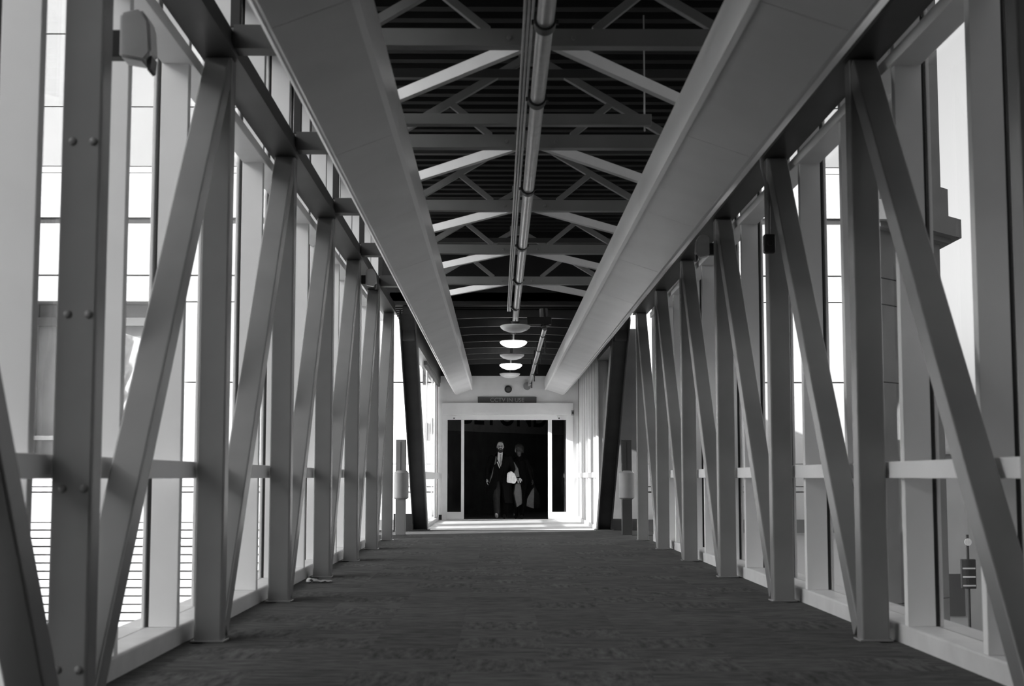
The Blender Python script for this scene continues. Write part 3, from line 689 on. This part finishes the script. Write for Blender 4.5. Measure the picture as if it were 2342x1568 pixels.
def coat_shell(rings, gap):
    """open-fronted lofted coat; ring = (z, cx, cy, rx, ry); gap = front opening half-angle"""
    b = bmesh.new(); n = 40; R = []
    for (z, cx, cy, rx, ry, gp) in rings:
        row = []
        for i in range(n + 1):
            a = -math.pi / 2 + gp + (2 * math.pi - 2 * gp) * i / n
            fold = 1 + 0.035 * math.sin(9 * a + z * 3) * max(0, (1.0 - z))
            row.append(b.verts.new((cx + rx * fold * math.cos(a), cy + ry * fold * math.sin(a), z)))
        R.append(row)
    for r0, r1 in zip(R, R[1:]):
        for i in range(n): b.faces.new((r0[i], r0[i + 1], r1[i + 1], r1[i]))
    bmesh.ops.recalc_face_normals(b, faces=b.faces[:])
    bmesh.ops.solidify(b, geom=b.faces[:], thickness=0.012)
    return b
def shoe(bm, heel, toe, w=0.045):
    heel = Vector(heel); toe = Vector(toe); d = toe - heel
    caps(bm, heel + Vector((0, 0, 0.045)), heel + d * 0.45 + Vector((0, 0, 0.045)), 0.04, 0.04); caps(bm, heel + d * 0.4 + Vector((0, 0, 0.03)), heel + d * 0.85 + Vector((0, 0, 0.025)), 0.042, 0.032)
    caps(bm, heel + Vector((0, 0, 0.02)), toe + Vector((0, 0, 0.018)), 0.022, 0.02)

# ---- bearded man in an open overcoat, mid-stride
pm_ = empty('person', (-0.21, 33.62, 0)); tag(pm_, 'bearded person in dark overcoat, pale shirt and tie, striding through the door', 'person')
HC = (0.0, -0.03, 1.69); RW = (-0.315, -0.07, 0.95); LW = (0.20, -0.24, 1.02)
rh = ((-0.09, 0.02, 0.93), (-0.085, -0.20, 0.52), (-0.085, -0.27, 0.12)); lh = ((0.09, 0.02, 0.93), (0.085, 0.02, 0.49), (0.09, 0.22, 0.09))
b = bmesh.new(); head(b, HC, 0.05)
caps(b, (0, 0.0, 1.47), (0, -0.01, 1.60), 0.06, 0.052)
caps(b, (-0.13, 0, 1.42), (0.13, 0, 1.42), 0.075, 0.075); caps(b, (-0.07, 0, 1.36), (-0.06, 0, 1.0), 0.11, 0.10); caps(b, (0.07, 0, 1.36), (0.06, 0, 1.0), 0.11, 0.10); caps(b, (-0.06, 0.01, 0.96), (0.06, 0.01, 0.96), 0.11, 0.11)
chain(b, [((-0.19, 0, 1.43), 0.062), ((-0.285, 0.03, 1.18), 0.045), (RW, 0.029)]); chain(b, [((0.19, 0, 1.43), 0.062), ((0.28, 0.0, 1.17), 0.045), (LW, 0.029)])
for L_ in (rh, lh): chain(b, [(L_[0], 0.085), (L_[1], 0.058), (L_[2], 0.04)])
hand(b, RW, (0, -0.1, -1), (-1, 0, 0), 1, -1, 0.35); hand(b, LW, (0.35, -0.5, -0.55), (0.3, -0.5, 0.6), 1, -1, 0.75)
link('body', remesh(b, 0.0075), 'skin', pm_)
def hf(t):
    ell(t, (0, 0.03, 0.055), (0.084, 0.095, 0.08))
me = head_part((0.0, 0.0, 1.70), 0.05, lambda t: (ell(t, (0, 0.02, 0.05), (0.083, 0.092, 0.078)), ell(t, (0.01, -0.025, 0.105), (0.055, 0.05, 0.025)), [ell(t, (s * 0.07, 0.02, 0.01), (0.017, 0.04, 0.05)) for s in (-1, 1)]))
link('hair', me, 'hair', pm_)
me = head_part(HC, 0.05, lambda t: (ell(t, (0, -0.06, -0.105), (0.052, 0.045, 0.036)), [caps(t, (s * 0.045, -0.062, -0.085), (s * 0.068, -0.01, -0.03), 0.018, 0.013) for s in (-1, 1)], caps(t, (-0.028, -0.1, -0.043), (0.028, -0.1, -0.043), 0.009, 0.009), caps(t, (-0.02, -0.094, -0.078), (0.02, -0.094, -0.078), 0.016, 0.016), [caps(t, (s * 0.032, -0.095, -0.045), (s * 0.04, -0.08, -0.09), 0.009, 0.014) for s in (-1, 1)]), 1.0, 0.005)
link('beard', me, 'hair', pm_)
b = bmesh.new()
for s in (-1, 1):
    t = bmesh.new(); bmesh.ops.create_icosphere(t, subdivisions=2, radius=0.011, matrix=Matrix.Translation(Vector(HC) + Vector((s * 0.032, -0.092, 0.008)))); merge(b, t)
link('eyes', done(b, True), 'black', pm_)
b = bmesh.new()
for s in (-1, 1):
    pts = [Vector(HC) + Vector((s * 0.036 + 0.025 * math.cos(a), -0.118, 0.006 + 0.019 * math.sin(a))) for a in [2 * math.pi * k / 14 for k in range(15)]]
    for p, q in zip(pts, pts[1:]): b_tube(b, p, q, 0.003, n=6)
    b_tube(b, Vector(HC) + Vector((s * 0.06, -0.116, 0.01)), Vector(HC) + Vector((s * 0.083, 0.01, 0.012)), 0.003, n=6)
b_tube(b, Vector(HC) + Vector((-0.012, -0.118, 0.01)), Vector(HC) + Vector((0.012, -0.118, 0.01)), 0.003, n=6)
link('glasses', done(b), 'black', pm_)
# suit jacket, shirt, tie
b = bmesh.new()
caps(b, (-0.14, 0.0, 1.42), (0.14, 0.0, 1.42), 0.085, 0.085); caps(b, (-0.08, 0, 1.35), (-0.075, 0, 0.93), 0.125, 0.125); caps(b, (0.08, 0, 1.35), (0.075, 0, 0.93), 0.125, 0.125)
link('jacket', remesh(b, 0.012), 'suit', pm_)
b = bmesh.new(); b_prism(b, [(-0.058, 1.56), (0.0, 1.545), (0.054, 1.56), (0.045, 1.40), (0.01, 1.22), (-0.07, 1.40)], 'y', -0.150, -0.115); link('shirt', done(b), 'shirt', pm_)
b = bmesh.new(); b_prism(b, [(-0.016, 1.515), (0.022, 1.515), (0.016, 1.48), (0.038, 1.30), (0.012, 1.235), (-0.018, 1.32), (-0.008, 1.48)], 'y', -0.156, -0.150); link('tie', done(b), 'tie', pm_)
b = bmesh.new(); b_prism(b, [(-0.085, 1.33), (-0.06, 1.345), (-0.01, 1.21), (-0.022, 1.18)], 'y', -0.158, -0.140); link('lapel_edge', done(b), 'shirt', pm_)
# overcoat: open shell with sleeves
cb = coat_shell([(1.545, 0, 0.03, 0.085, 0.075, 0.9), (1.50, 0, 0.02, 0.15, 0.10, 0.8), (1.44, 0, 0.01, 0.235, 0.135, 0.62), (1.25, 0, 0.0, 0.225, 0.165, 0.30), (1.0, 0, 0.0, 0.225, 0.175, 0.22), (0.75, -0.01, -0.01, 0.265, 0.20, 0.30), (0.55, -0.03, -0.01, 0.30, 0.22, 0.40), (0.38, -0.04, 0.0, 0.325, 0.235, 0.48)], 0.3)
link('overcoat', done(cb, True), 'coat', pm_)
for nm, c in (('sleeve', [((-0.205, 0, 1.42), 0.085), ((-0.295, 0.03, 1.18), 0.072), ((-0.315, -0.06, 0.955), 0.052)]), ('sleeve', [((0.205, 0, 1.42), 0.085), ((0.29, 0.0, 1.17), 0.072), ((0.225, -0.205, 1.045), 0.052)])):
    b = bmesh.new(); chain(b, c); link(nm, remesh(b, 0.012), 'coat', pm_)
for L_, m in ((rh, 'trouserlit'), (lh, 'suit')):  # leading leg gets the lit cloth colour, the other the dark one
    b = bmesh.new(); chain(b, [(L_[0], 0.11), (L_[1], 0.085), ((L_[2][0], L_[2][1], L_[2][2]), 0.072)]); link('trouser_leg', remesh(b, 0.012), m, pm_)
b = bmesh.new(); shoe(b, (-0.085, -0.24, 0.02), (-0.10, -0.50, 0.115)); link('shoe', remesh(b, 0.009), 'shoe', pm_)
b = bmesh.new(); shoe(b, (0.09, 0.25, 0.05), (0.09, 0.02, 0.0)); link('shoe', remesh(b, 0.009), 'boot', pm_)

# ---- second person in dark clothes
p2 = empty('person', (0.24, 34.0, 0)); tag(p2, 'person in black coat and grey scarf with a bag in each hand', 'person')
H2 = (0.0, -0.02, 1.605); RW2 = (-0.03, -0.22, 0.97); LW2 = (0.315, -0.03, 0.93)
r2 = ((-0.08, 0.01, 0.90), (-0.085, -0.06, 0.49), (-0.08, 0.06, 0.09)); l2 = ((0.08, 0.01, 0.90), (0.07, -0.10, 0.49), (0.06, -0.12, 0.09))
b = bmesh.new(); head(b, H2, -0.45, 0.96)
caps(b, (0, 0.0, 1.40), (0, -0.01, 1.52), 0.052, 0.046)
caps(b, (-0.11, 0, 1.35), (0.11, 0, 1.35), 0.065, 0.065); caps(b, (-0.06, 0, 1.29), (-0.05, 0, 0.96), 0.10, 0.09); caps(b, (0.06, 0, 1.29), (0.05, 0, 0.96), 0.10, 0.09); caps(b, (-0.05, 0.01, 0.92), (0.05, 0.01, 0.92), 0.105, 0.105)
chain(b, [((-0.165, 0, 1.36), 0.052), ((-0.215, -0.02, 1.12), 0.04), (RW2, 0.026)]); chain(b, [((0.165, 0, 1.36), 0.052), ((0.26, 0.02, 1.13), 0.04), (LW2, 0.026)])
for L_ in (r2, l2): chain(b, [(L_[0], 0.08), (L_[1], 0.053), (L_[2], 0.036)])
hand(b, RW2, (0.25, -0.35, -0.9), (0.2, -1, 0.2), 1, -1, 0.8); hand(b, LW2, (0.1, -0.1, -1), (1, 0, 0), 1, 1, 0.6)
link('body', remesh(b, 0.0075), 'skin2', p2)
b = bmesh.new(); hand(b, Vector(RW2) + Vector((0, -0.004, 0)), (0.25, -0.35, -0.9), (0.2, -1, 0.2), 1, -1, 0.8)
for v in b.verts: v.co = Vector(RW2) + (v.co - Vector(RW2)) * 1.10
link('glove', remesh(b, 0.006, 1), 'hide', p2)
me = head_part((0.0, 0.012, 1.635), -0.45, lambda t: (ell(t, (0, 0.035, 0.02), (0.112, 0.105, 0.105)), ell(t, (0, 0.0, 0.075), (0.095, 0.09, 0.06)), [ell(t, (s * 0.085, 0.02, -0.02), (0.03, 0.05, 0.06)) for s in (-1, 1)]), 1.0, 0.008)
link('hair', me, 'hair', p2)
b = bmesh.new(); Ry = Matrix.Rotation(-0.45, 4, 'Z')
for s in (-1, 1):
    t = bmesh.new(); bmesh.ops.create_icosphere(t, subdivisions=2, radius=0.010, matrix=Matrix.Translation(Vector(H2) + Ry @ Vector((s * 0.031, -0.089, 0.008)))); merge(b, t)
link('eyes', done(b, True), 'black', p2)
b = bmesh.new()
caps(b, (-0.12, 0.0, 1.36), (0.12, 0.0, 1.36), 0.078, 0.078); caps(b, (-0.065, 0, 1.30), (-0.06, 0, 0.80), 0.118, 0.125); caps(b, (0.065, 0, 1.30), (0.06, 0, 0.80), 0.118, 0.125); caps(b, (-0.03, 0, 1.42), (0.03, 0, 1.42), 0.075, 0.075)
chain(b, [((-0.17, 0, 1.35), 0.075), ((-0.215, -0.02, 1.12), 0.062), (RW2, 0.045)]); chain(b, [((0.17, 0, 1.35), 0.075), ((0.265, 0.02, 1.13), 0.062), (LW2, 0.045)])
link('coat', remesh(b, 0.012), 'coat', p2)
b = bmesh.new(); b_prism(b, [(-0.16, 1.36), (-0.12, 1.33), (-0.03, 1.18), (0.0, 0.99), (-0.10, 0.97), (-0.13, 1.12)], 'y', -0.275, -0.245); bmesh.ops.subdivide_edges(b, edges=b.edges[:], cuts=2)
link('scarf', done(b), 'scarf', p2)
for L_ in (r2, l2):
    b = bmesh.new(); chain(b, [(L_[0], 0.095), (L_[1], 0.07), (L_[2], 0.055)]); link('trouser_leg', remesh(b, 0.012), 'suit', p2)
b = bmesh.new(); shoe(b, (-0.08, 0.09, 0.03), (-0.09, -0.13, 0.0)); link('boot', remesh(b, 0.009), 'boot', p2)
b = bmesh.new(); shoe(b, (0.06, -0.10, 0.0), (0.05, -0.34, 0.02)); link('boot', remesh(b, 0.009), 'boot', p2)

# ---- carried things
def soft(poly, y0, y1, bev, amp, seed, cuts=3):
    rnd = random.Random(seed); b = bmesh.new(); b_prism(b, poly, 'y', y0, y1); bmesh.ops.recalc_face_normals(b, faces=b.faces[:])
    bmesh.ops.bevel(b, geom=b.edges[:], offset=bev, segments=2, affect='EDGES')
    bmesh.ops.triangulate(b, faces=b.faces[:]); bmesh.ops.subdivide_edges(b, edges=b.edges[:], cuts=cuts, use_grid_fill=True)
    for v in b.verts: v.co += Vector((rnd.uniform(-1, 1), rnd.uniform(-1, 1), rnd.uniform(-1, 1))) * amp
    return b
t = empty('newspaper_bundle', (0.05, 33.28, 0.83)); tag(t, 'crumpled white bundle held against the bearded person', 'bundle')
b = soft([(-0.11, 0.03), (-0.10, 0.24), (-0.01, 0.29), (0.07, 0.22), (0.13, 0.09), (0.07, 0.0), (-0.03, 0.02)], -0.04, 0.03, 0.012, 0.006, 3); link('paper', done(b), 'paper', t)
for k in range(4):
    b = bmesh.new(); b_bar(b, (-0.07 + 0.05 * k, -0.045, 0.05), (-0.05 + 0.035 * k, -0.045, 0.24), 0.022, 0.012, (1, 0, 0), 0.004); link('fold', done(b), 'paper', t)
t = empty('garment_bag', (0.20, 33.68, 0.27)); tag(t, 'long grey bag with a dark stripe carried between the two people', 'bag')
b = soft([(-0.03, 0.0), (0.10, 0.08), (0.085, 0.42), (0.06, 0.56), (-0.06, 0.55), (-0.10, 0.33)], -0.05, 0.05, 0.015, 0.004, 5); link('bag_body', done(b), 'bag', t)
b = bmesh.new()
for p, q in (((-0.07, 0.56), (-0.11, 0.33)), ((-0.11, 0.33), (-0.04, -0.01))): b_bar(b, (p[0], -0.055, p[1]), (q[0], -0.055, q[1]), 0.022, 0.012, (1, 0, 0))
link('stripe', done(b), 'bagdark', t)
b = bmesh.new(); pts = [(-0.05, 0, 0.55), (-0.03, 0, 0.64), (0.02, 0, 0.66), (0.05, 0, 0.56)]
for p, q in zip(pts, pts[1:]): b_tube(b, p, q, 0.008, n=8)
link('handle', done(b), 'bagdark', t)
t = empty('tote_bag', (0.58, 33.95, 0.24)); tag(t, 'slack black tote bag with its lit side put in as grey, hanging from a hand', 'bag')
b = soft([(-0.03, 0.02), (0.17, 0.0), (0.15, 0.30), (0.02, 0.56), (-0.02, 0.56)], -0.08, 0.08, 0.02, 0.005, 8); link('bag_body', done(b), 'bagdark', t)
b = soft([(-0.17, 0.06), (0.0, 0.0), (0.01, 0.50), (-0.04, 0.44), (-0.15, 0.24)], -0.10, -0.07, 0.006, 0.004, 9); link('lit_side', done(b), 'bag', t)  # grey slab puts the bag's lit side into colour
b = bmesh.new(); pts = [(-0.03, 0, 0.54), (-0.02, 0, 0.62), (0.01, 0, 0.62), (0.03, 0, 0.54)]
for p, q in zip(pts, pts[1:]): b_tube(b, p, q, 0.009, n=8)
link('handle', done(b), 'bagdark', t)
t = empty('shoulder_bag', (-0.53, 33.66, 0.60)); tag(t, 'black shoulder bag hanging behind the bearded person', 'bag')
b = soft([(-0.03, 0.0), (0.16, -0.02), (0.16, 0.26), (-0.02, 0.24)], -0.07, 0.07, 0.02, 0.004, 12); link('bag_body', done(b), 'bagdark', t)
b = bmesh.new(); pts = [(0.07, -0.09, 0.24), (0.13, -0.14, 0.45), (0.20, -0.17, 0.70), (0.22, -0.15, 0.84), (0.21, 0.0, 0.92), (0.16, 0.1, 0.80), (0.09, 0.08, 0.25)]
for p, q in zip(pts, pts[1:]): b_bar(b, p, q, 0.03, 0.006, (0.9, -0.3, 0))
link('strap', done(b), 'sign', t)
